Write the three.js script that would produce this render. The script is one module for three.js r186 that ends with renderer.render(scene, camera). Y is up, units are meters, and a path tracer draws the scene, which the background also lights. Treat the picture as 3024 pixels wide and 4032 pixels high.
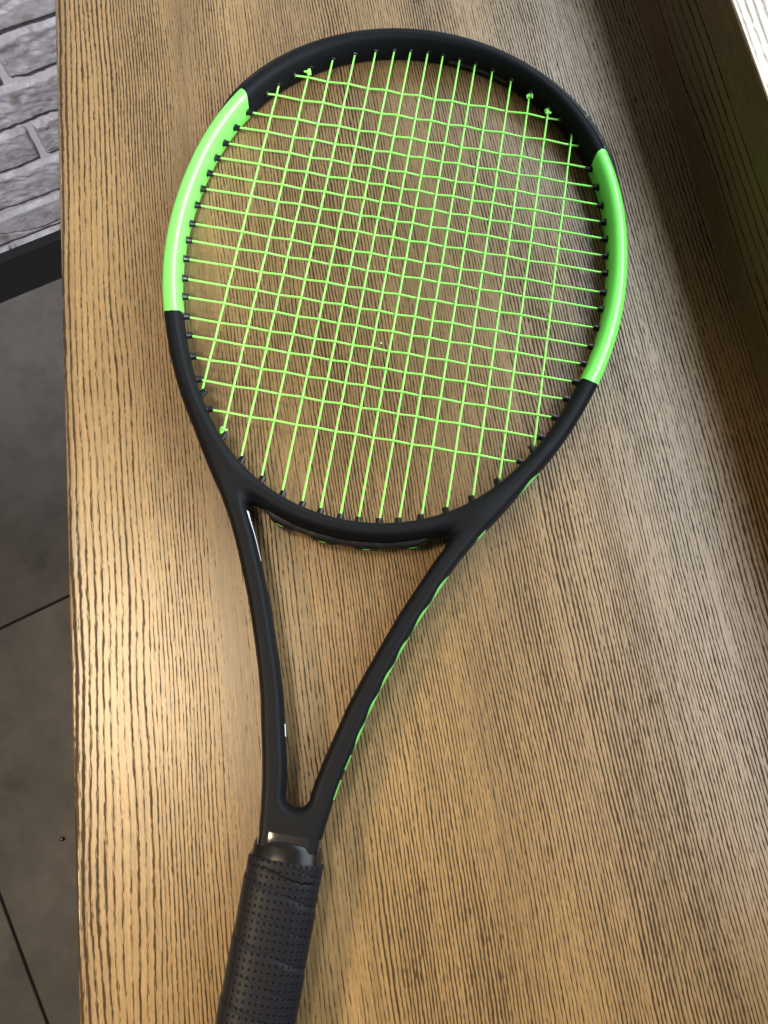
import * as THREE from 'three';
import { mergeGeometries, mergeVertices } from 'three/addons/utils/BufferGeometryUtils.js';
import { RectAreaLightUniformsLib } from 'three/addons/lights/RectAreaLightUniformsLib.js';

// ------------------------------------------------------------------ camera, light, exposure
const scene = new THREE.Scene();
const camera = new THREE.PerspectiveCamera(63.3727, 0.75, 0.02, 30);
camera.position.set(0.02190352, 0.44746373, 0.20458104);
camera.up.set(-0.16769359, 0.27937419, -0.94542526);
camera.lookAt(0.02190352 - 0.00860659, 0.44746373 - 0.95938391, 0.20458104 - 0.28197241);
scene.add(camera);
const renderer = new THREE.WebGLRenderer({ antialias: true });
renderer.toneMapping = THREE.LinearToneMapping;
renderer.toneMappingExposure = 1;
renderer.shadowMap.enabled = true;
renderer.shadowMap.type = THREE.PCFSoftShadowMap;
RectAreaLightUniformsLib.init();
scene.background = new THREE.Color().setRGB(0.050, 0.051, 0.056);           // the dim room all around

const RUN = new THREE.Vector3(0.3185, 0, 0.948);                          // along the counter, towards the viewer
const OUT = new THREE.Vector3(0.948, 0, -0.3185);                         // across it, towards the window
function area(name, color, intensity, w, h, pos, target) {
  const l = new THREE.RectAreaLight(color, intensity, w, h);
  l.name = name; l.position.copy(pos); l.lookAt(target); scene.add(l);
  return l;
}
// the window above the sill, from the end wall towards the viewer: cool daylight
{
  const c = new THREE.Vector3(0.20, 0.39, -0.1).addScaledVector(OUT, 0.18).addScaledVector(RUN, -0.185);
  area('window_daylight', new THREE.Color().setRGB(0.84, 0.94, 1.0), 10.0, 1.26, 0.58, c, c.clone().addScaledVector(OUT, -1));
}
// warm ceiling spots of the room on the left, then added fill spots
function addSpot(name, color, intensity, pos, target, angle, pen, soft) {
  const l = new THREE.SpotLight(color, intensity, 0, angle, pen, 2);
  l.name = name; l.position.copy(pos); l.target.position.copy(target); scene.add(l, l.target);
  l.castShadow = true; l.shadow.radius = soft; l.shadow.mapSize.set(1024, 1024);
  return l;
}
addSpot('ceiling_spot_light', new THREE.Color().setRGB(1.0, 0.81, 0.54), 14, new THREE.Vector3(-0.66, 1.75, 0.12), new THREE.Vector3(-0.17, 0, 0.24), 0.19, 1, 13);
addSpot('ceiling_spot_light_001', new THREE.Color().setRGB(1.0, 0.80, 0.53), 30, new THREE.Vector3(-1.5, 1.6, 0.7), new THREE.Vector3(-0.04, 0, 0.36), 0.165, 1, 9);
addSpot('ceiling_spot_light_002', new THREE.Color().setRGB(0.97, 0.96, 1.0), 27, new THREE.Vector3(-0.12, 1.6, 0.95), new THREE.Vector3(-0.50, -0.45, -0.50), 0.24, 0.9, 5);  // added fill, no known lamp: brightens the brick wall
addSpot('ceiling_spot_light_003', new THREE.Color().setRGB(1.0, 0.84, 0.66), 6, new THREE.Vector3(-1.2, 1.5, 0.6), new THREE.Vector3(-0.44, -0.75, 0.34), 0.26, 0.7, 5);  // added fill, no known lamp: its cone lifts only the floor

// ------------------------------------------------------------------ noise and helpers
let seed = 20417;
const rnd = () => { seed = (seed + 0x6d2b79f5) | 0; let t = Math.imul(seed ^ (seed >>> 15), 1 | seed); t = (t + Math.imul(t ^ (t >>> 7), 61 | t)) ^ t; return ((t ^ (t >>> 14)) >>> 0) / 4294967296; };
const PERM = new Uint8Array(512), VAL = new Float32Array(256);
for (let i = 0; i < 256; i++) { PERM[i] = i; VAL[i] = rnd(); }
for (let i = 255; i > 0; i--) { const j = Math.floor(rnd() * (i + 1)), t = PERM[i]; PERM[i] = PERM[j]; PERM[j] = t; }
for (let i = 0; i < 256; i++) PERM[256 + i] = PERM[i];
function vn(x, y) {
  const xf = Math.floor(x), yf = Math.floor(y), xi = xf & 255, yi = yf & 255;
  let u = x - xf, v = y - yf; u = u * u * (3 - 2 * u); v = v * v * (3 - 2 * v);
  const a = PERM[xi] + yi, b = PERM[(xi + 1) & 255] + yi;
  const A = VAL[PERM[a & 255]], B = VAL[PERM[b & 255]], C = VAL[PERM[(a + 1) & 255]], D = VAL[PERM[(b + 1) & 255]];
  return A + (B - A) * u + ((C + (D - C) * u) - (A + (B - A) * u)) * v;
}
const fbm = (x, y, n = 4) => { let s = 0, a = 0.5, t = 0; for (let i = 0; i < n; i++) { s += a * vn(x + i * 17.3, y + i * 9.1); t += a; a *= 0.5; x *= 2; y *= 2; } return s / t; };
const sst = (a, b, x) => { x = Math.min(1, Math.max(0, (x - a) / (b - a))); return x * x * (3 - 2 * x); };
const mix = (a, b, t) => a + (b - a) * t;
const toS = (c) => 255 * (c <= 0.0031308 ? 12.92 * c : 1.055 * Math.pow(Math.min(1, c), 1 / 2.4) - 0.055);
function dataTex(w, h, n, fill, srgb, alphaToo) {
  const d = new Uint8Array(w * h * 4), o = [0, 0, 0];
  for (let j = 0; j < h; j++) for (let i = 0; i < w; i++) {
    fill(i, j, o);
    const k = (j * w + i) * 4;
    for (let c = 0; c < 3; c++) { const x = n === 1 ? o[0] : o[c]; d[k + c] = Math.max(0, Math.min(255, Math.round(srgb ? toS(x) : x * 255))); }
    d[k + 3] = alphaToo ? d[k] : 255;
  }
  const t = new THREE.DataTexture(d, w, h, THREE.RGBAFormat);
  t.wrapS = t.wrapT = THREE.MirroredRepeatWrapping; t.magFilter = THREE.LinearFilter; t.minFilter = THREE.LinearMipmapLinearFilter; t.generateMipmaps = true;
  if (srgb) t.colorSpace = THREE.SRGBColorSpace;
  t.needsUpdate = true;
  return t;
}
function mesh(name, geo, mat, parent) {
  const m = new THREE.Mesh(geo, mat);
  m.name = name; m.castShadow = m.receiveShadow = true;
  (parent || scene).add(m);
  return m;
}
function tag(o, label, category, kind) {
  o.userData.label = label;
  if (category) o.userData.category = category;
  if (kind) o.userData.kind = kind;
  return o;
}
function gridGeo(nu, nv, f, closedU = false, flip = false, uvf) {           // f(i/nu, j/nv) -> [x,y,z]
  const pos = [], uv = [], idx = [], W = nu + 1;
  for (let j = 0; j <= nv; j++) for (let i = 0; i <= nu; i++) { const p = f(i / nu, j / nv, i, j); pos.push(p[0], p[1], p[2]); const q = uvf ? uvf(i / nu, j / nv) : [i / nu, j / nv]; uv.push(q[0], q[1]); }
  for (let j = 0; j < nv; j++) for (let i = 0; i < nu; i++) {
    const a = j * W + i, b = a + 1, c = a + W, d = c + 1;
    if (flip) idx.push(a, c, b, b, c, d); else idx.push(a, b, c, b, d, c);
  }
  const g = new THREE.BufferGeometry();
  g.setAttribute('position', new THREE.Float32BufferAttribute(pos, 3));
  g.setAttribute('uv', new THREE.Float32BufferAttribute(uv, 2));
  g.setIndex(idx); g.computeVertexNormals();
  if (closedU) {                                                            // weld normals over the seam
    const n = g.attributes.normal;
    for (let j = 0; j <= nv; j++) { const a = j * W, b = a + nu; const v = new THREE.Vector3(n.getX(a) + n.getX(b), n.getY(a) + n.getY(b), n.getZ(a) + n.getZ(b)).normalize(); n.setXYZ(a, v.x, v.y, v.z); n.setXYZ(b, v.x, v.y, v.z); }
  }
  return g;
}

// ------------------------------------------------------------------ wood
function wood(W, H, Wmm, Hmm, opt) {
  const P = new Float32Array(4096), step = (Wmm + 60) / 4096;               // ring phase across the board
  let acc = 0;
  for (let i = 0; i < 4096; i++) { const U = i * step - 30; P[i] = acc; acc += step / opt.spacing(U); }
  const amp = new Float32Array(4096); for (let i = 0; i < 4096; i++) amp[i] = 0.72 + 0.34 * rnd();
  const pore = new Float32Array(W * H), tone = new Float32Array(W * H);
  const o = opt.offset || 0;
  for (let j = 0; j < H; j++) for (let i = 0; i < W; i++) {
    const U = (i + 0.5) / W * Wmm, V = (j + 0.5) / H * Hmm;
    let w = U + opt.warp * (fbm(U / 70 + o, V / 260 + o, 3) - 0.5) + 1.5 * (vn(U / 16 + o, V / 55) - 0.5) + 0.45 * (vn(U / 3 + o, V / 9) - 0.5) + 0.22 * (vn(U / 0.8 + o, V / 2.4) - 0.5);
    if (opt.cathedral) w += opt.cathedral(U, V);
    const q = Math.min(4094, Math.max(0, (w + 30) / step)), qi = q | 0, ph = P[qi] + (P[qi + 1] - P[qi]) * (q - qi);
    const ring = Math.floor(ph), f = ph - ring, a = amp[ring & 4095];
    const early = Math.exp(-(((f - 0.5) / opt.band) ** 2)) * a;
    const s1 = vn(U / 0.40 + o, V / 5.5), s2 = vn(U / 0.26 + 31, V / 2.2 + o), patch = fbm(U / 30 + 5 + o, V / 120, 3);
    const streak = 0.55 * s1 + 0.45 * s2;
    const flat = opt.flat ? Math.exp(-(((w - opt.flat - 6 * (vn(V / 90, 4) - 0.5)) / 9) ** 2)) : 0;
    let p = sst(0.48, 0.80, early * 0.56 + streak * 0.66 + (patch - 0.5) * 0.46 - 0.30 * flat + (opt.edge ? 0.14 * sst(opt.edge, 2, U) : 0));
    p = Math.max(p, 0.75 * sst(0.76, 0.92, streak + (patch - 0.5) * 0.25));    // scattered pores between the rings
    pore[j * W + i] = p;
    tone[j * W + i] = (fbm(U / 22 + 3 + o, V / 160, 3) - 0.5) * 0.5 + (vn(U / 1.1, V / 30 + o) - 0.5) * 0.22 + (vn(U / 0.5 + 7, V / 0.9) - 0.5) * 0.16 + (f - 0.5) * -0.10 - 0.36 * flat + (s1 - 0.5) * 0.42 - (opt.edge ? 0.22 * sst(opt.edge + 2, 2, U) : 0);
  }
  const map = dataTex(W, H, 3, (i, j, c) => {
    const p = pore[j * W + i], t = 1 + tone[j * W + i] * opt.contrast;
    for (let k = 0; k < 3; k++) c[k] = mix(opt.base[k] * t, opt.dark[k], p * opt.depth);
  }, true);
  const rough = dataTex(W, H, 1, (i, j, c) => { c[0] = opt.rough + 0.22 * pore[j * W + i] + 0.10 * tone[j * W + i]; });
  const bump = dataTex(W, H, 1, (i, j, c) => { c[0] = 0.88 - 0.80 * pore[j * W + i] + 0.12 * tone[j * W + i]; }, false, true);
  return new THREE.MeshPhysicalMaterial({ map, roughness: 1, roughnessMap: rough, bumpMap: bump, bumpScale: 0.00006, specularIntensity: opt.spec ?? 0.9, specularIntensityMap: bump, clearcoat: opt.coat ?? 0, clearcoatMap: bump, clearcoatRoughness: 0.33 });
}
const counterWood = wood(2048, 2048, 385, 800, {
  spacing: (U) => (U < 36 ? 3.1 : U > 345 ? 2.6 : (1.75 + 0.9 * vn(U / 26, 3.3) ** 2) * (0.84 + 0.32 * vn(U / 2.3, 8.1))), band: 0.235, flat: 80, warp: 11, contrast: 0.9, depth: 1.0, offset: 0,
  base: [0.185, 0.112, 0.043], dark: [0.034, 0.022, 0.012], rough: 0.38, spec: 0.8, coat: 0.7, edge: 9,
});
const riserWood = wood(512, 2048, 90, 800, {
  spacing: (U) => (U < 25 ? 2.6 : U > 62 ? 1.7 : 6.5), band: 0.14, warp: 16, contrast: 0.8, depth: 0.9, offset: 40,
  base: [0.150, 0.080, 0.036], dark: [0.022, 0.015, 0.010], rough: 0.34,  // base darkened for the shade on this face; same wood as the sill
});
const sillWood = wood(512, 1024, 300, 800, {
  spacing: (U) => 4 + 3 * vn(U / 30, 1), band: 0.2, warp: 30, contrast: 1, depth: 0.7, offset: 80, base: [0.30, 0.25, 0.20], dark: [0.09, 0.08, 0.07], rough: 0.4,  // pale base carries the window light on the ledge wood
});

// ------------------------------------------------------------------ counter, riser, sill
const leftX = (z) => -0.1865 + 0.3000 * z, joinX = (z) => 0.2425 + 0.3500 * z;   // edges of the counter top in plan
const SILL = 0.088, Z0 = -0.95, Z1 = 0.75, TH = 0.038;
{
  const counter = new THREE.Group(); counter.name = 'wooden_counter'; scene.add(counter);
  tag(counter, 'brown wooden counter with dark straight grain that carries the tennis racket', 'counter');
  const prof = [];                                                          // [offset in from the left edge, height]
  const R = 0.0022;
  prof.push([0.012, -TH], [R, -TH]);
  for (let a = 0; a <= 6; a++) { const t = a / 6 * Math.PI / 2; prof.push([R - R * Math.cos(t), -R + R * Math.sin(t)]); }
  const n0 = prof.length;
  for (let a = 1; a <= 24; a++) prof.push([a / 24, null]);
  const NV = 60;
  const g = gridGeo(prof.length - 1, NV, (u, v, i) => {
    const z = mix(Z0, Z1, v), L = leftX(z), J = joinX(z) + 0.003, p = prof[i];
    if (p[1] === null) return [mix(L + R, J, p[0]), 0, z];
    return [L + p[0], p[1], z];
  }, false, true);
  const uv = g.attributes.uv, po = g.attributes.position;
  for (let k = 0; k < po.count; k++) { const z = po.getZ(k), L = leftX(z), J = joinX(z); uv.setXY(k, (po.getX(k) - L) / (J - L) - (po.getY(k) < -0.001 ? po.getY(k) * 2.6 : 0), (z + 0.42) / 0.8); }
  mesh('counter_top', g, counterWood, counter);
  // underside and body below, set back
  const under = gridGeo(1, 1, (u, v) => { const z = mix(Z0, Z1, v); return [mix(leftX(z) + 0.0121, joinX(z), u), -TH, z]; });
  mesh('underside', under, counterWood, counter);

  const ledge = new THREE.Group(); ledge.name = 'window_ledge'; scene.add(ledge);
  tag(ledge, 'raised wooden window ledge with front board darkened for shade along the right side of the counter', 'window ledge');
  const RB = 0.0015;
  const face = gridGeo(8, 60, (u, v, i) => {
    const z = mix(Z0, Z1, v), t = Math.min(1, i / 4), y = i <= 4 ? mix(-TH, SILL - RB, t) : SILL - RB + RB * Math.sin((i - 4) / 4 * Math.PI / 2);
    return [joinX(z) + (i <= 4 ? 0 : (RB - RB * Math.cos((i - 4) / 4 * Math.PI / 2))), y, z];
  }, false, true, (u, v) => [u, v]);
  { const a = face.attributes.uv, b = face.attributes.position; for (let k = 0; k < b.count; k++) a.setXY(k, b.getY(k) / 0.09, (b.getZ(k) + 0.42) / 0.8); }
  mesh('front_board', face, riserWood, ledge);
  const top = gridGeo(10, 30, (u, v) => { const z = mix(Z0, Z1, v); return [joinX(z) + RB + u * 0.24, SILL, z]; }, false, true);
  { const a = top.attributes.uv, b = top.attributes.position; for (let k = 0; k < b.count; k++) a.setXY(k, (b.getX(k) - joinX(b.getZ(k))) / 0.3, (b.getZ(k) + 0.42) / 0.8); }
  mesh('sill_board', top, sillWood, ledge);
}

// ------------------------------------------------------------------ floor and brick wall
const FLOOR = -0.75;
const WA = new THREE.Vector3(-0.65482, FLOOR, -0.4061), WD = new THREE.Vector3(0.79818, 0, -0.60241), WN = new THREE.Vector3(0.60241, 0, 0.79818);   // foot of the wall, along it, out of it
const onWall = (u, h, d) => WA.clone().addScaledVector(WD, u).addScaledVector(WN, d).add(new THREE.Vector3(0, h, 0));
{
  const concrete = (o) => {
    const f = new Float32Array(512 * 512);
    const map = dataTex(512, 512, 3, (i, j, c) => {
      const x = i / 512, y = j / 512, n = fbm(x * 5 + o, y * 5, 5), m = fbm(x * 14 + 9 + o, y * 14, 4), k = fbm(x * 60, y * 60 + o, 2);
      const t = 0.75 + 0.55 * (n - 0.5) * 2 * 0.6 + 0.35 * (m - 0.5) + 0.16 * (k - 0.5) - 0.22 * sst(0.62, 0.85, fbm(x * 9 + 40 + o, y * 9, 4));
      f[j * 512 + i] = t;
      c[0] = 0.150 * t; c[1] = 0.135 * t; c[2] = 0.122 * t;
    }, true);
    const rough = dataTex(512, 512, 1, (i, j, c) => { c[0] = 0.62 - 0.12 * (f[j * 512 + i] - 0.7); });
    return new THREE.MeshStandardMaterial({ map, roughness: 1, roughnessMap: rough });
  };
  const mats = [concrete(0), concrete(13.7), concrete(29.1)];
  const floor = new THREE.Group(); floor.name = 'floor'; scene.add(floor);
  tag(floor, 'dark grey stone tile floor far below the counter', undefined, 'structure');
  const grout = new THREE.MeshStandardMaterial({ color: new THREE.Color().setRGB(0.012, 0.011, 0.010), roughness: 0.9 });
  const bed = new THREE.BoxGeometry(8, 0.02, 8); bed.translate(0, FLOOR - 0.013, 1.4);
  mesh('grout', bed, grout, floor);
  const T = 0.6, G = 0.003, B = 0.0012;
  const tile = new THREE.BufferGeometry();
  { // slab with a small chamfer
    const s = T / 2 - G / 2, shapes = [[s, -0.008], [s, -B], [s - B, 0]], pos = [], uv = [], idx = [];
    const ringOf = (r, y) => [[-r, -r], [r, -r], [r, r], [-r, r]].forEach(([x, z]) => { pos.push(x, y, z); uv.push(x / T + 0.5, z / T + 0.5); });
    shapes.forEach(([r, y]) => ringOf(r, y));
    for (let l = 0; l < 2; l++) for (let k = 0; k < 4; k++) { const a = l * 4 + k, b = l * 4 + (k + 1) % 4, c = a + 4, d = b + 4; idx.push(a, c, b, b, c, d); }
    idx.push(8, 10, 9, 8, 11, 10);
    tile.setAttribute('position', new THREE.Float32BufferAttribute(pos, 3)); tile.setAttribute('uv', new THREE.Float32BufferAttribute(uv, 2)); tile.setIndex(idx);
  }
  const tileFlat = tile.toNonIndexed(); tileFlat.computeVertexNormals();
  const ang = Math.atan2(-WD.z, WD.x);
  const g2 = new THREE.Vector3(-0.39725, 0, 0.45457), uG = (g2.x - WA.x) * WD.x + (g2.z - WA.z) * WD.z;     // a joint runs out from the wall here
  for (let a = -3; a <= 2; a++) for (let b = -1; b <= 3; b++) {
    const u = uG + (a + 0.5) * T, d = 0.513 + (b + 0.5) * T;
    if (d < -T / 2) continue;
    const m = mesh('floor_tile', tileFlat, mats[((a * 7 + b * 3) % 3 + 3) % 3], floor);
    m.position.copy(onWall(u, 0, d)); m.rotation.y = ang + (((a + b) & 1) ? Math.PI / 2 : 0);
    if (a || b) m.name = 'floor_tile_' + String((a + 3) * 5 + b + 2).padStart(3, '0');
  }
  // brick wall
  const wall = new THREE.Group(); wall.name = 'brick_wall'; scene.add(wall);
  tag(wall, 'grey whitewashed rough brick wall with dark joints beyond the counter edge', 'wall');
  const brickMat = (o) => new THREE.MeshStandardMaterial({
    roughness: 0.8,
    map: dataTex(256, 128, 3, (i, j, c) => {
      const x = i / 256 * 4, y = j / 128 * 1.2, n = fbm(x * 3 + o, y * 5, 4), w = sst(0.35, 0.85, fbm(x * 9 + 3 + o, y * 20, 5)) * (0.5 + 0.5 * vn(i / 1.7, j / 1.7)), br = sst(0.50, 0.85, fbm(x * 4 + 50 + o, y * 5, 3));
      const t = 0.72 + 0.5 * n;
      c[0] = mix(mix(0.33, 0.47, w), 0.22, br * 0.8) * t; c[1] = mix(mix(0.315, 0.455, w), 0.185, br * 0.8) * t; c[2] = mix(mix(0.335, 0.49, w), 0.17, br * 0.8) * t;
    }, true),
  });
  const bm = [brickMat(0), brickMat(21), brickMat(47)];
  const mortar = new THREE.BoxGeometry(2.6, 1.7, 0.06); mortar.translate(-0.25, 0.85, -0.036);
  const mm = mesh('mortar', mortar, new THREE.MeshStandardMaterial({ color: new THREE.Color().setRGB(0.46, 0.44, 0.45), roughness: 0.95 }), wall);
  mm.position.copy(onWall(0.15, 0, 0)); mm.rotation.y = ang;
  const BL = 0.202, BH = 0.0565, PH = 0.066, PL = 0.21;
  const shapes = [];
  for (let s = 0; s < 5; s++) {
    const o = s * 31.7, rough = [1.25, 0.35, 1.0, 0.4, 1.4][s];
    shapes.push(gridGeo(64, 22, (u, v) => {
      const x = (u - 0.5) * BL, y = (v - 0.5) * BH, ex = Math.min(u, 1 - u) * BL, ey = Math.min(v, 1 - v) * BH;
      const edge = Math.min(1, Math.min(ex, ey) / 0.004), r = Math.sqrt(1 - (1 - edge) ** 2);
      let d = -0.006 + 0.0075 * r + (0.0036 * (fbm(x * 130 + o, y * 330 + o, 4) - 0.5) + 0.005 * (fbm(x * 30 + o, y * 45 + 3, 2) - 0.5)) * rough * Math.min(1, edge + 0.3);
      if (s === 1 || s === 3) { const cr = y + 0.012 - 0.011 * Math.cos(x * 34 + s) - 0.004 * fbm(x * 60 + o, 1, 2); d += 0.0018 * sst(-0.0012, 0.0012, cr) - 0.0035 * Math.exp(-((cr / 0.0014) ** 2)); }
      return [x + 0.0015 * (vn(y * 120 + o, 3) - 0.5), y + 0.0025 * (vn(x * 70 + o, 9) - 0.5) * (1 - Math.min(1, ey / 0.012)), d];
    }));
  }
  let q = 0;
  for (let row = 0; row < 18; row++) for (let col = -3; col <= 4; col++) {
    const h = 0.02 + row * PH + PH / 2, u = 0.158 + (row % 2 ? 0 : PL / 2) + (col + 0.5) * PL;
    const k = (row * 3 + col * 2 + 10) % 5;
    const m = mesh(q ? 'brick_' + String(q).padStart(3, '0') : 'brick', shapes[k], bm[(row + col * 2 + 9) % 3], wall); q++;
    m.position.copy(onWall(u, h, 0.0)); m.rotation.y = ang;
    if ((row + col) % 2) { m.rotation.order = 'YXZ'; m.rotation.z = Math.PI; }
  }
  const skirt = new THREE.BoxGeometry(2.6, 0.087, 0.016); skirt.translate(-0.25, 0.0435, 0.016);
  const base = mesh('baseboard', skirt, new THREE.MeshStandardMaterial({ color: new THREE.Color().setRGB(0.007, 0.0075, 0.008), roughness: 0.6 }), scene);
  base.position.copy(onWall(0.15, 0, 0)); base.rotation.y = ang;
  tag(base, 'black baseboard running along the foot of the brick wall', 'baseboard');
}

// ------------------------------------------------------------------ the racket (millimetres, X right, Y to the tip, Z up)
const racket = new THREE.Group(); racket.name = 'tennis_racket';
tag(racket, 'black and lime green tennis racket with green strings lying on the wooden counter', 'tennis racket');
racket.position.set(0, 0.01285, 0); racket.rotation.x = -0.0074; scene.add(racket);
const mm3 = (x, y, z) => [x / 1000, z / 1000, -y / 1000];

const M = {
  black: new THREE.MeshPhysicalMaterial({ color: new THREE.Color().setRGB(0.0045, 0.0048, 0.0060), roughness: 0.55, specularIntensity: 0.16 }),
  guard: new THREE.MeshPhysicalMaterial({ color: new THREE.Color().setRGB(0.007, 0.0068, 0.0075), roughness: 0.5, specularIntensity: 0.35 }),
  plastic: new THREE.MeshPhysicalMaterial({ color: new THREE.Color().setRGB(0.006, 0.006, 0.007), roughness: 0.3, specularIntensity: 0.5 }),
  green: new THREE.MeshPhysicalMaterial({ color: new THREE.Color().setRGB(0.15, 0.72, 0.09), roughness: 0.32, clearcoat: 0.5, clearcoatRoughness: 0.25 }),
  shadedGreen: new THREE.MeshPhysicalMaterial({ color: new THREE.Color().setRGB(0.13, 0.52, 0.08), roughness: 0.4 }),  // lime green darkened for the shade on arm stripes and string bends
  white: new THREE.MeshPhysicalMaterial({ color: new THREE.Color().setRGB(0.78, 0.80, 0.84), roughness: 0.4 }),
  string: new THREE.MeshPhysicalMaterial({ color: new THREE.Color().setRGB(0.235, 0.70, 0.105), roughness: 0.32, specularIntensity: 1, transmission: 0 }),
  rubber: new THREE.MeshPhysicalMaterial({ color: new THREE.Color().setRGB(0.005, 0.0047, 0.0047), roughness: 0.3, specularIntensity: 0.35 }),
  tape: new THREE.MeshPhysicalMaterial({ color: new THREE.Color().setRGB(0.012, 0.011, 0.011), roughness: 0.16 }),
  letter: new THREE.MeshPhysicalMaterial({ color: new THREE.Color().setRGB(0.055, 0.057, 0.06), roughness: 0.35 }),
};

// hoop centre line: even Fourier series about (0, 80)
const FK = [142.689, -0.736, 17.922, -2.911, 0.904, -0.690, -0.295, 0.200, -0.106];
const CY = 80, INSET = 6.15;
const rIn = (p) => { let s = 0; for (let k = 0; k < FK.length; k++) s += FK[k] * Math.cos(k * p); return s; };
const innerAt = (p) => { const r = rIn(p); return [r * Math.sin(p), CY + r * Math.cos(p)]; };
function hoopAt(p) {                                                        // centre point and outward normal
  const e = 1e-3, a = innerAt(p - e), b = innerAt(p + e), c = innerAt(p);
  let tx = b[0] - a[0], ty = b[1] - a[1]; const l = Math.hypot(tx, ty); tx /= l; ty /= l;
  const nx = -ty, ny = tx;
  const s = nx * c[0] + ny * (c[1] - CY) < 0 ? -1 : 1;
  return { x: c[0] + INSET * nx * s, y: c[1] + INSET * ny * s, nx: nx * s, ny: ny * s, tx, ty };
}
const HN = 720, hoop = [];
for (let i = 0; i < HN; i++) hoop.push(hoopAt(i / HN * 2 * Math.PI - Math.PI));
function hoopDist(x, y) {                                                   // signed: positive outside
  const ph = Math.atan2(x, y - CY), i0 = Math.round((ph + Math.PI) / (2 * Math.PI) * HN);
  let best = 1e9, bi = 0;
  for (let k = -26; k <= 26; k += 2) { const h = hoop[((i0 + k) % HN + HN) % HN], d = (x - h.x) ** 2 + (y - h.y) ** 2; if (d < best) { best = d; bi = i0 + k; } }
  let r = 1e9, sg = 1;
  for (let k = bi - 2; k < bi + 2; k++) {
    const a = hoop[(k % HN + HN) % HN], b = hoop[((k + 1) % HN + HN) % HN], dx = b.x - a.x, dy = b.y - a.y;
    const t = Math.min(1, Math.max(0, ((x - a.x) * dx + (y - a.y) * dy) / (dx * dx + dy * dy))), qx = x - a.x - t * dx, qy = y - a.y - t * dy, d = Math.hypot(qx, qy);
    if (d < r) { r = d; sg = qx * (a.nx + b.nx) + qy * (a.ny + b.ny) > 0 ? 1 : -1; }
  }
  return r * sg;
}
// right-hand arm: x, y, half width
const ARM = [[100.5, -26.5, 2.6], [94, -38.2, 4.3], [86.8, -49, 5.1], [75.6, -66.5, 5.3], [65.5, -81.8, 5.4], [58, -94.5, 5.35], [52.4, -105.5, 5.35], [45.7, -120.3, 5.35], [39.5, -134.2, 5.35], [33.1, -151, 5.4], [26.6, -169, 5.55], [21.9, -184, 5.75], [18.1, -199.5, 5.9], [15.0, -212, 5.95], [12.9, -222, 5.95], [11.7, -230, 5.85], [10.8, -238, 5.6], [10.4, -247, 5.0], [10.4, -258, 4.6]];
function armDist(x, y) {
  let best = 1e9, a = 5, t0 = 0;
  for (let k = 0; k < ARM.length - 1; k++) {
    const p = ARM[k], q = ARM[k + 1], dx = q[0] - p[0], dy = q[1] - p[1];
    const t = Math.min(1, Math.max(0, ((x - p[0]) * dx + (y - p[1]) * dy) / (dx * dx + dy * dy))), d = Math.hypot(x - p[0] - t * dx, y - p[1] - t * dy);
    if (d < best) { best = d; a = p[2] + (q[2] - p[2]) * t; t0 = k + t; }
  }
  return [best, a, t0];
}
const armAt = (t) => { const k = Math.min(ARM.length - 2, Math.floor(t)), f = t - k, p = ARM[k], q = ARM[k + 1], dx = q[0] - p[0], dy = q[1] - p[1], l = Math.hypot(dx, dy); return { x: p[0] + dx * f, y: p[1] + dy * f, a: p[2] + (q[2] - p[2]) * f, nx: -dy / l, ny: dx / l }; };
const armT = (y) => { for (let k = 0; k < ARM.length - 1; k++) if (y <= ARM[k][1] && y >= ARM[k + 1][1]) return k + (ARM[k][1] - y) / (ARM[k][1] - ARM[k + 1][1]); return 0; };
function sup(d, z, a, b, n) {                                               // approximate distance to a super-ellipse section
  const u = Math.abs(d) / a, v = Math.abs(z) / b, F = Math.pow(Math.pow(u, n) + Math.pow(v, n), 1 / n);
  if (F < 1e-6) return -Math.min(a, b);
  const fn = Math.pow(F, 1 - n), gx = fn * Math.pow(u, n - 1) / a, gz = fn * Math.pow(v, n - 1) / b;
  return (F - 1) / Math.max(0.06, Math.hypot(gx, gz));
}
const smin = (a, b, k) => { const h = Math.max(0, k - Math.abs(a - b)) / k; return Math.min(a, b) - h * h * k * 0.25; };
const smax = (a, b, k) => -smin(-a, -b, k);
const HA = 5.3, HB = 10.6, HE = 2.45;
function combine(x, y, z, dh, arm, arm2) {
  let f = sup(dh, z, HA, HB, HE);
  if (y < 10) {
    const k = mix(2.0, 10, sst(-44, -80, y)), e = 2.7, A0 = 4.6, b = 10.6 + 0.9 * sst(-195, -245, y);
    if (y > -192) {
      f = smin(f, sup(Math.max(0, A0 + arm[0] - arm[1]), z, A0, b, e), k);
      f = smin(f, sup(Math.max(0, A0 + arm2[0] - arm2[1]), z, A0, b, e), k);
    } else {                                                                // the two arms join in a U above the shaft
      const t = armT(Math.max(y, -257)), c = armAt(t), cs = Math.abs(c.nx), ax = Math.abs(x), wo = c.x + c.a / cs, wi = Math.max(6.2, c.x - c.a / cs);
      const d2 = Math.max((ax - wo) * cs, y > -227.9 ? (wi - ax) * cs : 6.2 - Math.hypot(x, y + 227.9));
      f = sup(Math.max(0, A0 + d2), z, A0, b, e);
    }
    f = Math.max(f, -253 - y);
  }
  return f;
}
const field = (x, y, z) => combine(x, y, z, hoopDist(x, y), y < 10 ? armDist(x, y) : null, y < 10 ? armDist(-x, y) : null);
const grad = (x, y, z) => {
  const e = 0.05, g = [field(x + e, y, z) - field(x - e, y, z), field(x, y + e, z) - field(x, y - e, z), field(x, y, z + e) - field(x, y, z - e)], l = Math.hypot(...g) || 1;
  return [g[0] / l, g[1] / l, g[2] / l, l / (2 * e)];
};
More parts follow.
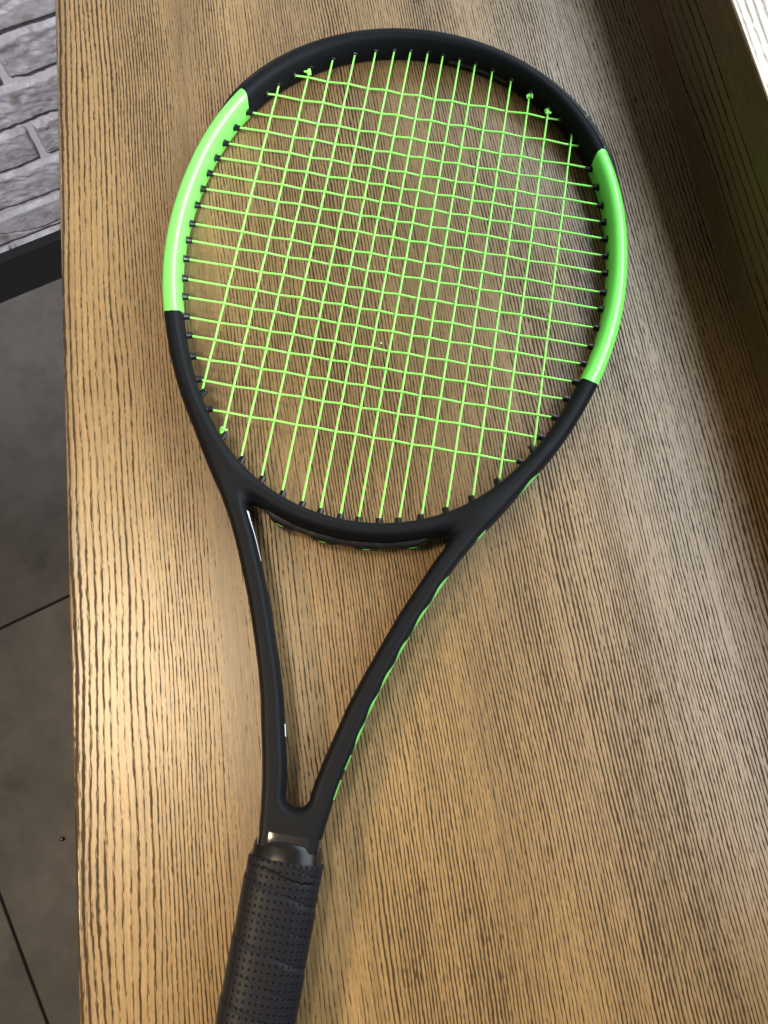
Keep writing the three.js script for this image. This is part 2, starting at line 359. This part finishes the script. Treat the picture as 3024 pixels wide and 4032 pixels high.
function onto(x, y, z, off = 0, steps = 4) {                                // move a point onto the frame's surface
  let g;
  for (let s = 0; s < steps; s++) { g = grad(x, y, z); const f = (field(x, y, z) - off) / Math.max(0.3, g[3]); const c = Math.max(-1.5, Math.min(1.5, f)); x -= g[0] * c; y -= g[1] * c; z -= g[2] * c; }
  return [x, y, z, g];
}
// surface nets over the frame
{
  const C = 1.25, X0 = -143, Y0 = -262, ZB = -16.25, NX = 230, NY = 418, NZ = 27;
  const F = new Float32Array(NX * NY * NZ).fill(9);
  for (let j = 0; j < NY; j++) for (let i = 0; i < NX; i++) {
    const x = X0 + i * C, y = Y0 + j * C;
    const dh = hoopDist(x, y), a1 = y < 10 ? armDist(x, y) : null, a2 = y < 10 ? armDist(-x, y) : null;
    if (Math.abs(dh) > 13 && !(y < 10 && (a1[0] < 15 || a2[0] < 15 || (y < -225 && Math.abs(x) < 22)))) continue;
    for (let k = 0; k < NZ; k++) F[(k * NY + j) * NX + i] = combine(x, y, ZB + k * C, dh, a1, a2);
  }
  const id = new Int32Array(NX * NY * NZ).fill(-1), pos = [], nor = [], idx = [];
  const at = (i, j, k) => F[(k * NY + j) * NX + i];
  for (let k = 0; k < NZ - 1; k++) for (let j = 0; j < NY - 1; j++) for (let i = 0; i < NX - 1; i++) {
    let m = 0, sx = 0, sy = 0, sz = 0, n = 0;
    const v = [];
    for (let c = 0; c < 8; c++) { const f = at(i + (c & 1), j + (c >> 1 & 1), k + (c >> 2)); v.push(f); if (f < 0) m |= 1 << c; }
    if (m === 0 || m === 255) continue;
    for (let c = 0; c < 8; c++) for (const b of [1, 2, 4]) {
      if (c & b) continue; const e = c | b;
      if ((v[c] < 0) === (v[e] < 0)) continue;
      const t = v[c] / (v[c] - v[e]);
      sx += (c & 1) + (b === 1 ? t : 0); sy += (c >> 1 & 1) + (b === 2 ? t : 0); sz += (c >> 2) + (b === 4 ? t : 0); n++;
    }
    const p = onto(X0 + (i + sx / n) * C, Y0 + (j + sy / n) * C, ZB + (k + sz / n) * C, 0, 3), g = grad(p[0], p[1], p[2]);
    id[(k * NY + j) * NX + i] = pos.length / 3;
    pos.push(...mm3(p[0], p[1], p[2])); nor.push(g[0], g[2], -g[1]);
  }
  const I = (i, j, k) => id[(k * NY + j) * NX + i];
  const quad = (a, b, c, d, flip) => { if (a < 0 || b < 0 || c < 0 || d < 0) return; if (flip) idx.push(a, c, b, a, d, c); else idx.push(a, b, c, a, c, d); };
  for (let k = 1; k < NZ - 1; k++) for (let j = 1; j < NY - 1; j++) for (let i = 1; i < NX - 1; i++) {
    const s = at(i, j, k) < 0;
    if (s !== at(i + 1, j, k) < 0) quad(I(i, j - 1, k - 1), I(i, j, k - 1), I(i, j, k), I(i, j - 1, k), !s);
    if (s !== at(i, j + 1, k) < 0) quad(I(i - 1, j, k - 1), I(i - 1, j, k), I(i, j, k), I(i, j, k - 1), !s);
    if (s !== at(i, j, k + 1) < 0) quad(I(i - 1, j - 1, k), I(i, j - 1, k), I(i, j, k), I(i - 1, j, k), !s);
  }
  const g = new THREE.BufferGeometry();
  g.setAttribute('position', new THREE.Float32BufferAttribute(pos, 3));
  g.setAttribute('normal', new THREE.Float32BufferAttribute(nor, 3));
  g.setIndex(idx);
  mesh('frame', g, M.black, racket);
}
// a sheet laid on the frame: fn(u, v) gives a rough point, which is moved out onto the surface; the rim is turned down into it
function skin(nu, nv, fn, off, steps = 5) {
  const pos = [], nor = [], uv = [], idx = [], W = nu + 3;
  for (let j = -1; j <= nv + 1; j++) for (let i = -1; i <= nu + 1; i++) {
    const ci = Math.min(nu, Math.max(0, i)), cj = Math.min(nv, Math.max(0, j)), rim = ci !== i || cj !== j;
    const q = fn(ci / nu, cj / nv), o = (q[3] ?? 0) + off, p = onto(q[0], q[1], q[2], rim ? -0.25 : o, steps), g = grad(p[0], p[1], p[2]);
    pos.push(...mm3(p[0], p[1], p[2])); nor.push(g[0], g[2], -g[1]); uv.push(ci / nu, cj / nv);
  }
  for (let j = 0; j < nv + 2; j++) for (let i = 0; i < nu + 2; i++) { const a = j * W + i, b = a + 1, c = a + W, d = c + 1; idx.push(a, b, c, b, d, c); }
  const g = new THREE.BufferGeometry();
  g.setAttribute('position', new THREE.Float32BufferAttribute(pos, 3)); g.setAttribute('normal', new THREE.Float32BufferAttribute(nor, 3)); g.setAttribute('uv', new THREE.Float32BufferAttribute(uv, 2)); g.setIndex(idx);
  // orient faces along the normals
  const P = new THREE.Vector3(), Q = new THREE.Vector3(), R = new THREE.Vector3(), m = new THREE.Vector3();
  let way = 0;
  for (let k = 0; k < idx.length; k += 3) { P.fromArray(pos, idx[k] * 3); Q.fromArray(pos, idx[k + 1] * 3).sub(P); R.fromArray(pos, idx[k + 2] * 3).sub(P); way += Q.cross(R).dot(m.fromArray(nor, idx[k] * 3)); }
  if (way < 0) for (let t = 0; t < idx.length; t += 3) { const s = idx[t + 1]; idx[t + 1] = idx[t + 2]; idx[t + 2] = s; }
  g.setIndex(idx);
  return g;
}
const secPt = (h, a, out = 0) => {                                          // point of the hoop's section at angle a (0 = outside, 90 = top)
  const c = Math.cos(a), s = Math.sin(a), e = 2 / HE, x = Math.sign(c) * Math.pow(Math.abs(c), e) * (HA + out), z = Math.sign(s) * Math.pow(Math.abs(s), e) * (HB + out);
  return [h.x + h.nx * x, h.y + h.ny * x, z];
};
const D2R = Math.PI / 180;
// lime green painted sides
for (const s of [-1, 1]) {
  const g = skin(110, 52, (u, v) => {
    const a = -Math.PI + v * 2 * Math.PI, bow = Math.sin(a) ** 2;
    const p0 = 50.3 - 1.0 * bow - 0.3 * Math.cos(a), p1 = 116.9 + 1.3 * bow + 0.4 * Math.max(0, -Math.cos(a));
    return secPt(hoopAt(s * mix(p0, p1, u) * D2R), a);
  }, 0.13, 3);
  const m = mesh('green_panel', g, M.green, racket); m.userData.label = s < 0 ? 'lime green painted left side of the hoop' : 'lime green painted right side of the hoop';
  if (s > 0) m.name = 'green_panel_001';
}
// bumper guard round the outside of the head
{
  const g = skin(200, 22, (u, v) => {
    const p = mix(-63.5, 63.5, u), e = 1 - sst(47, 63.5, Math.abs(p)), zh = 2.2 + 6.2 * e, z = mix(-zh, zh, v);
    const h = hoopAt(p * D2R), edge = Math.min(1, (1 - Math.abs(2 * v - 1)) * 6), o = (0.4 + (0.9 + 1.0 * sst(20, 46, Math.abs(p))) * Math.sqrt(e)) * Math.sqrt(1 - (1 - edge) ** 2) - (Math.abs(z - 3.2) < 0.5 && e > 0.5 ? 0.35 : 0);
    return [h.x + h.nx * HA, h.y + h.ny * HA, z, o];
  }, 0.02, 4);
  const scuff = dataTex(1024, 128, 3, (i, j, c) => {
    const n = fbm(i / 9, j / 5, 3), w = sst(0.72, 0.78, vn(i / 5.3, j / 3.1)) * sst(0.5, 0.75, fbm(i / 60, j / 40, 2)), d = sst(0.74, 0.8, vn(i / 7 + 40, j / 4));
    const t = 0.0075 * (0.6 + 0.8 * n) * (1 - 0.8 * d) + 0.09 * w; c[0] = c[1] = t; c[2] = t * 1.08;
  }, true);
  const guardMat = new THREE.MeshPhysicalMaterial({ map: scuff, bumpMap: scuff, bumpScale: 0.0004, roughness: 0.5, specularIntensity: 0.4 });
  const m = mesh('bumper_guard', g, guardMat, racket); m.userData.label = 'matte black plastic bumper guard round the outside of the head';
  g.computeVertexNormals();
}
// grommet strip on the throat bridge with four humps and the string bends in them
{
  const bx = [-34, -11.2, 11.2, 34];
  const phiAtX = (x) => Math.PI - Math.asin(Math.max(-1, Math.min(1, x / 172)));    // first guess, refined below
  const phiOf = (x) => { let p = phiAtX(x); for (let k = 0; k < 12; k++) { const h = hoopAt(p), h2 = hoopAt(p + 1e-3); p -= (h.x - x) / ((h2.x - h.x) / 1e-3); } return p; };
  const g = skin(170, 14, (u, v) => {
    const x = mix(-43.5, 42.5, u), h = hoopAt(phiOf(x)); let hump = 0; for (const b of bx) hump = Math.max(hump, 1 - sst(4.2, 8.2, Math.abs(x - b)));
    const end = Math.min(1, Math.min(u, 1 - u) * 14), edge = Math.min(1, (1 - Math.abs(2 * v - 1)) * 5), z = mix(-7.2, 1.4 + 0.8 * hump, v);
    return [h.x + h.nx * HA, h.y + h.ny * HA, z, (1.7 + 1.2 * hump * sst(1.0, 0.6, v)) * Math.sqrt(end) * Math.sqrt(1 - (1 - edge) ** 2)];
  }, 0.05, 4);
  g.computeVertexNormals();
  const strip = mesh('throat_strip', g, M.guard, racket); strip.userData.label = 'black scalloped grommet strip on the outside of the throat bridge';
  bx.forEach((b, i) => {
    const pts = [];
    for (let k = 0; k <= 16; k++) { const t = k / 16 * 2 - 1, h = hoopAt(phiOf(b + t * 6.2)), o = HA + 2.75 - 1.6 * t * t; pts.push(new THREE.Vector3(...mm3(h.x + h.nx * o, h.y + h.ny * o, -1.9))); }
    const m = mesh(i ? 'string_bend_' + String(i).padStart(3, '0') : 'string_bend', new THREE.TubeGeometry(new THREE.CatmullRomCurve3(pts), 24, 0.00042, 8), M.shadedGreen, strip);  // same string, its shade put in by the darker green
  });
}
// painted marks along the arms
function armMark(name, mat, side, inner, y0, y1, z0, z1, label, n = 40) {   // z0, z1 are functions of 0..1 along the mark
  const g = skin(n, 6, (u, v) => {
    const c = armAt(armT(mix(y0, y1, u))), s = inner ? -1 : 1;              // the arm's normal points to the inside
    const z = mix(z0(u), z1(u), v);
    return [side * (c.x + c.nx * s * (c.a - 0.4)), c.y + c.ny * s * (c.a - 0.4), z];
  }, 0.12, 6);
  const m = mesh(name, g, mat, racket);
  if (label) m.userData.label = label;
}
{
  const sc = (n, ph = 0) => (u) => 3.2 + 5.0 * Math.abs(Math.sin((u * n + ph) * Math.PI)) ** 0.8 * Math.min(1, Math.min(u, 1 - u) * 14 + 0.15), low = () => -7.5;
  armMark('green_stripe', M.shadedGreen, 1, false, -104.5, -137.5, low, sc(2), 'lime green stripe on the outer side of the right arm', 60);
  armMark('green_stripe_001', M.shadedGreen, 1, false, -140, -202, low, sc(4), 'lime green stripe on the outer side of the right arm', 90);
  armMark('green_stripe_002', M.shadedGreen, 1, false, -204, -211.5, low, () => 6.5);
  armMark('green_stripe_003', M.shadedGreen, 1, false, -216.5, -226.5, low, () => 6.8);
  armMark('green_stripe_004', M.shadedGreen, 1, false, -76, -81.5, low, () => 5.5, undefined, 12);
  armMark('green_stripe_005', M.shadedGreen, 1, false, -37, -52, low, (u) => 2.0 + 4.2 * Math.sin(u * Math.PI));
  armMark('green_stripe_006', M.shadedGreen, -1, false, -40, -56, () => -8.2, (u) => -6 + 3.5 * Math.sin(u * Math.PI));
  armMark('white_mark', M.white, -1, true, -93.5, -117.5, (u) => 1.6 - 2.2 * u, (u) => 6.4 - 5.5 * u, 'white painted stroke on the inner side of the left arm');
  armMark('white_mark_001', M.white, -1, true, -197.3, -203.3, () => -1.8, () => 2.2, 'short white painted mark low on the inner side of the left arm', 10);
}
// faint lettering on the inside of the head: a curved sheet carrying each letter as thin raised print
{
  const cv = document.createElement('canvas'); cv.width = 512; cv.height = 48;
  const cx = cv.getContext('2d'); cx.fillStyle = '#000'; cx.fillRect(0, 0, 512, 48); cx.fillStyle = '#fff'; cx.font = 'bold 40px sans-serif'; cx.textBaseline = 'middle';
  'WILSON BLADE'.split('').forEach((ch, i) => cx.fillText(ch, 8 + i * 42, 25));
  const px = cx.getImageData(0, 0, 512, 48).data;
  const d = new Uint8Array(512 * 48 * 4);
  for (let j = 0; j < 48; j++) for (let i = 0; i < 512; i++) { const a = px[(j * 512 + i) * 4] / 255, o = ((47 - j) * 512 + i) * 4; for (let c = 0; c < 3; c++) d[o + c] = toS(mix(0.0125, 0.07, a)); d[o + 3] = 255; }
  const t = new THREE.DataTexture(d, 512, 48, THREE.RGBAFormat); t.colorSpace = THREE.SRGBColorSpace; t.magFilter = THREE.LinearFilter; t.needsUpdate = true;
  const g = skin(50, 4, (u, v) => { const h = hoopAt(mix(18.5, 3.5, u) * D2R); return [h.x - h.nx * HA, h.y - h.ny * HA, mix(-2.6, -5.4, v)]; }, 0.08, 4);
  const m = mesh('lettering', g, new THREE.MeshPhysicalMaterial({ map: t, roughness: 0.46, specularIntensity: 0.75 }), racket);
  m.userData.label = 'faint grey upside-down lettering on the inside of the head';
}

// ------------------------------------------------------------------ strings, grommets, knots
const XS = [-95, -78.04, -64.89, -51.56, -38.64, -26.84, -16.31, -5.05, 5.05, 16.31, 26.84, 38.64, 51.56, 64.89, 78.04, 95];
const YS = [202.12, 184.38, 168.62, 155.48, 142.64, 130.88, 118.91, 107.07, 94.99, 81.52, 69.9, 56.99, 43.98, 32.06, 19.57, 7.87, -4.86, -18.34, -35.12];
const wallAt = (x, y, dx, dy) => { let t = 0; for (let k = 0; k < 60; k++) { const f = -hoopDist(x + dx * t, y + dy * t) - HA; t += f * 0.9; if (Math.abs(f) < 0.005) break; } return [x + dx * t, y + dy * t]; };   // along a string to the inner wall
const num = (n, i) => (i ? n + '_' + String(i).padStart(3, '0') : n);
const V3 = (x, y, z) => new THREE.Vector3(...mm3(x, y, z));
const SR = 0.00064;
let gi = 0;
const gromGeo = {};
function grommet(x, y, dx, dy, len, r) {
  const key = len + '_' + r;
  gromGeo[key] ??= (() => {
    const L = len / 1000, R = r / 1000, p = [[R * 1.18, -0.0012], [R * 1.18, 0.0004], [R, 0.0008], [R * 0.95, L - 0.0005], [R * 0.86, L], [R * 0.45, L], [R * 0.40, L - 0.0008]];
    return new THREE.LatheGeometry(p.map((q) => new THREE.Vector2(q[0], q[1])), 10).toNonIndexed();
  })();
  gromGeo[key].computeVertexNormals();
  const m = mesh(num('grommet', gi++), gromGeo[key], M.plastic, racket);
  m.position.copy(V3(x, y, 0));
  m.quaternion.setFromUnitVectors(new THREE.Vector3(0, 1, 0), new THREE.Vector3(dx, 0, -dy).normalize());
}
function grommetFor(wx, wy, sx, sy) {                                       // wall point, direction of the string into the head
  const p = Math.atan2(wx, wy - CY), h = hoopAt(p), f = 0.55, top = Math.abs(p) < 50 * D2R;
  const dx = -h.nx * f + sx * (1 - f), dy = -h.ny * f + sy * (1 - f), l = Math.hypot(dx, dy);
  grommet(wx, wy, dx / l, dy / l, top ? 1.0 : 3.6, top ? 1.75 : 1.95);
}
function knot(parent, x, y, z, turn, k) {                                   // an overhand knot with a short trimmed tail
  const ring = (R, r, ax, az, y) => { const t = new THREE.TorusGeometry(R, r, 10, 22); t.rotateX(Math.PI / 2 + ax); t.rotateZ(az); t.translate(0, 0, y); return t; };
  const loop = mergeGeometries([ring(0.00088, 0.00078, 0.9, 0.3, -0.0002), ring(0.00092, 0.00074, -0.6, -0.5, 0.0010), ring(0.00080, 0.00074, 0.2, 0.9, -0.0011)]);
  const tail = new THREE.TubeGeometry(new THREE.CatmullRomCurve3([new THREE.Vector3(0.0004, 0.0004, 0), new THREE.Vector3(-0.0012, 0.0013, 0.0004), new THREE.Vector3(-0.0026, 0.0012, 0.0002)]), 8, 0.00066, 8);
  const cap = new THREE.SphereGeometry(0.00068, 8, 6); cap.translate(-0.0026, 0.0012, 0.0002);
  const g = mergeGeometries([loop, tail, cap]);
  g.rotateY(turn);
  const m = mesh(num('knot', k), g, M.string, parent); m.position.copy(V3(x, y, z));
}
const mains = [];
XS.forEach((x, i) => {
  const a = wallAt(x, 150, 0, 1), b = wallAt(x, -10, 0, -1);
  const pts = [V3(x, a[1] + 3, 0)];
  YS.forEach((y, j) => { if (y < a[1] - 2 && y > b[1] + 2) pts.push(V3(x, y, ((i + 1) + (j + 1)) % 2 ? -0.32 : 0.32)); });
  pts.push(V3(x, b[1] - 3, 0));
  const m = mesh(num('main_string', i), new THREE.TubeGeometry(new THREE.CatmullRomCurve3(pts), pts.length * 5, SR, 8), M.string, racket);
  mains.push(m);
  grommetFor(a[0], a[1], 0, -1); grommetFor(b[0], b[1], 0, 1);
});
YS.forEach((y, j) => {
  const a = wallAt(-60, y, -1, 0), b = wallAt(60, y, 1, 0);
  const pts = [V3(a[0] - 3, y, 0)];
  XS.forEach((x, i) => { if (x > a[0] + 2 && x < b[0] - 2) { const s = ((i + 1) + (j + 1)) % 2 ? 1 : -1; pts.push(V3(x - 1.2, y, s * 0.48), V3(x + 1.2, y, s * 0.48)); } });
  pts.push(V3(b[0] + 3, y, 0));
  mesh(num('cross_string', j), new THREE.TubeGeometry(new THREE.CatmullRomCurve3(pts, false, 'centripetal'), pts.length * 4, SR, 8), M.string, racket);
  grommetFor(a[0], y, 1, 0); grommetFor(b[0], y, -1, 0);
});
knot(mains[1], -78, 206.0, 0.6, 0.3, 0); knot(mains[13], 64.9, 216.2, 0.6, 2.2, 1); knot(mains[14], 78, 206.0, 0.6, 1.1, 2); knot(mains[1], -78.4, -46.6, 0.6, 3.3, 3);

// ------------------------------------------------------------------ handle
const sq = (c, e) => Math.sign(c) * Math.pow(Math.abs(c), e);
function loft(rows, around, fn) { return gridGeo(around, rows.length - 1, (u, v, i, j) => { const a = u * 2 * Math.PI, q = fn(a, rows[j], j); return mm3(q[0], q[1], q[2]); }, true, true); }
const supSec = (a, w, h, n) => [w * sq(Math.cos(a), 2 / n), h * sq(Math.sin(a), 2 / n)];
// glossy tape ring round the shaft
{
  const rows = [[-246.0, 15.3, 11.3], [-246.05, 15.75, 11.85], [-249.9, 15.5, 11.85], [-252.5, 15.3, 11.8]];
  mesh('shaft_tape', loft(rows, 96, (a, r) => { const s = supSec(a, r[1] - 0.25, r[2], 4.6); return [s[0], r[0], s[1]]; }), M.tape, racket).userData.label = 'thin glossy black tape band round the shaft above the collar';
}
// octagonal handle with soft bevels
const oct = (a, W, H, soft = 14) => {                                       // radial soft octagon: top facet half width 0.47 W
  const c = Math.abs(Math.cos(a)), s = Math.abs(Math.sin(a)), bx = 0.52 * W, by = 0.50 * H;
  const nx = H - by, ny = W - bx, k = nx * W + ny * by, p1 = c / W, p2 = s / H, p3 = (nx * c + ny * s) / k;
  return 1 / Math.pow(Math.pow(p1, soft) + Math.pow(p2, soft) + Math.pow(p3, soft), 1 / soft);
};
{
  const rows = [[-250.9, 13.5, 10.5], [-250.2, 15.5, 12.0], [-250.7, 16.5, 12.9], [-252.2, 16.9, 13.5], [-255, 17.2, 14.1], [-258, 17.7, 14.7], [-259.5, 17.6, 14.6]];
  const g = loft(rows, 128, (a, r) => {
    const o = oct(a, r[1], r[2], 8), w = 0.12 * Math.sin(a * 7 + r[0]) * (r[0] < -252 ? 1 : 0), R = o + w, dip = r[0] > -251 ? -0.7 * Math.max(0, Math.sin(a)) ** 2 : 0;
    return [R * Math.cos(a), r[0] - dip, R * Math.sin(a)];
  });
  mesh('collar', g, M.rubber, racket).userData.label = 'shiny black rubber collar at the top of the grip';
}
{
  // perforated overgrip, one cell of holes repeated
  const cell = (h) => (x, y) => { const d = Math.hypot(x - 0.5, y - 0.5); return sst(0.125 + h, 0.175 + h, d); };
  const hc = cell(0), N = 64, CW = 256;
  const fine = (i, j) => fbm(i / 5, j / 9, 3);
  const holes = dataTex(CW, CW, 3, (i, j, c) => { const x = (i % N) / N, y = (j % N) / N, k = hc(x, y), n = 0.85 + 0.3 * fine(i, j); c[0] = 0.0055 * n * k + 0.0008; c[1] = 0.0056 * n * k + 0.0008; c[2] = 0.0078 * n * k + 0.001; }, true);
  const hb = dataTex(CW, CW, 1, (i, j, c) => { const x = (i % N) / N, y = (j % N) / N; c[0] = 0.15 + 0.7 * sst(0.08, 0.24, Math.hypot(x - 0.5, y - 0.5)) + 0.1 * fine(i, j); });
  for (const t of [holes, hb]) { t.wrapS = t.wrapT = THREE.RepeatWrapping; }
  const mat = new THREE.MeshPhysicalMaterial({ map: holes, bumpMap: hb, bumpScale: 0.0006, roughness: 0.5, specularIntensity: 0.2, sheen: 0.01, sheenColor: new THREE.Color(0.35, 0.35, 0.38), sheenRoughness: 0.6 });
  const rows = []; for (let y = -257.6; y > -424; y -= 0.55) rows.push(y);
  const PITCH = 26, A = 160;
  const torn = (a) => -260.8 - 4.6 * sst(2.5, 0.9, a) + 0.35 * Math.sin(a * 31) + 0.5 * (vn(a * 14, 2) - 0.5);   // frayed edge near the collar
  const g = loft(rows, A, (a, y) => {
    const W = 18.3, H = 15.3, t = ((-y + (a / (2 * Math.PI)) * PITCH + 8.5) / PITCH), f = t - Math.floor(t);
    let o = oct(a, W, H, 9);
    o += 0.55 * sst(0.0, 0.10, f) * (1 - 0.8 * f) - 0.25 - 0.16 * Math.exp(-(((f - 0.52) / 0.02) ** 2)) - 0.22 * Math.exp(-((Math.min(f, 1 - f) / 0.018) ** 2));
    o += 0.10 * (fbm(a * 5, y / 9, 3) - 0.5);
    const k = a > 0.6 && a < 2.75 ? (y - torn(a)) : -9;
    if (k > -3) o += 0.45 * sst(-0.3, 0.25, k) - 0.75 * Math.exp(-(((k + 0.25) / 0.32) ** 2));
    if (y > -258.4) o -= 0.5 * sst(-258.4, -257.6, y);
    return [o * Math.cos(a), y, o * Math.sin(a)];
  });
  const uv = g.attributes.uv;
  for (let j = 0; j < rows.length; j++) {
    let s = 0, px, pz;
    for (let i = 0; i <= A; i++) { const a = i / A * 2 * Math.PI, o = oct(a, 18.3, 15.3, 9), x = o * Math.cos(a), z = o * Math.sin(a); if (i) s += Math.hypot(x - px, z - pz); px = x; pz = z; uv.setXY(j * (A + 1) + i, (s / 2.95) / 4, (-rows[j] / 3.25) / 4); }
  }
  mesh('grip', g, mat, racket).userData.label = 'black perforated overgrip wrapped in a spiral round the handle';
  const butt = loft([[-423, 18.6, 15.6], [-426, 19.6, 16.4], [-430, 20.2, 16.8], [-434, 20.0, 16.6], [-436.5, 18.8, 15.5], [-437, 17.5, 14.2], [-437, 0.1, 0.1]], 96, (a, r) => { const o = oct(a, r[1], r[2], 8); return [o * Math.cos(a), r[0], o * Math.sin(a)]; });
  mesh('butt_cap', butt, M.rubber, racket);
}

// ------------------------------------------------------------------ small stray things
{
  const crumb = new THREE.IcosahedronGeometry(0.0007, 1), p = crumb.attributes.position;
  for (let i = 0; i < p.count; i++) { const k = 0.7 + 0.6 * vn(p.getX(i) * 2600 + 7, p.getY(i) * 2600 + p.getZ(i) * 1900); p.setXYZ(i, p.getX(i) * k, p.getY(i) * k * 0.7, p.getZ(i) * k); }
  crumb.computeVertexNormals();
  const c = mesh('crumb', crumb, new THREE.MeshStandardMaterial({ color: new THREE.Color().setRGB(0.5, 0.49, 0.45), roughness: 0.9 }), scene);
  c.position.set(-0.0010, 0.0005, -0.0301);
  tag(c, 'tiny white crumb lying on the counter under the racket strings', 'crumb');
  const bead = mesh('bead', new THREE.SphereGeometry(0.003, 20, 14), new THREE.MeshPhysicalMaterial({ color: new THREE.Color().setRGB(0.10, 0.09, 0.07), roughness: 0.12, metalness: 0.4 }), scene);
  bead.position.set(-0.3365, FLOOR + 0.003, 0.3744);
  tag(bead, 'tiny shiny bead on the dark floor tile beside the counter edge', 'bead');
}

renderer.render(scene, camera);
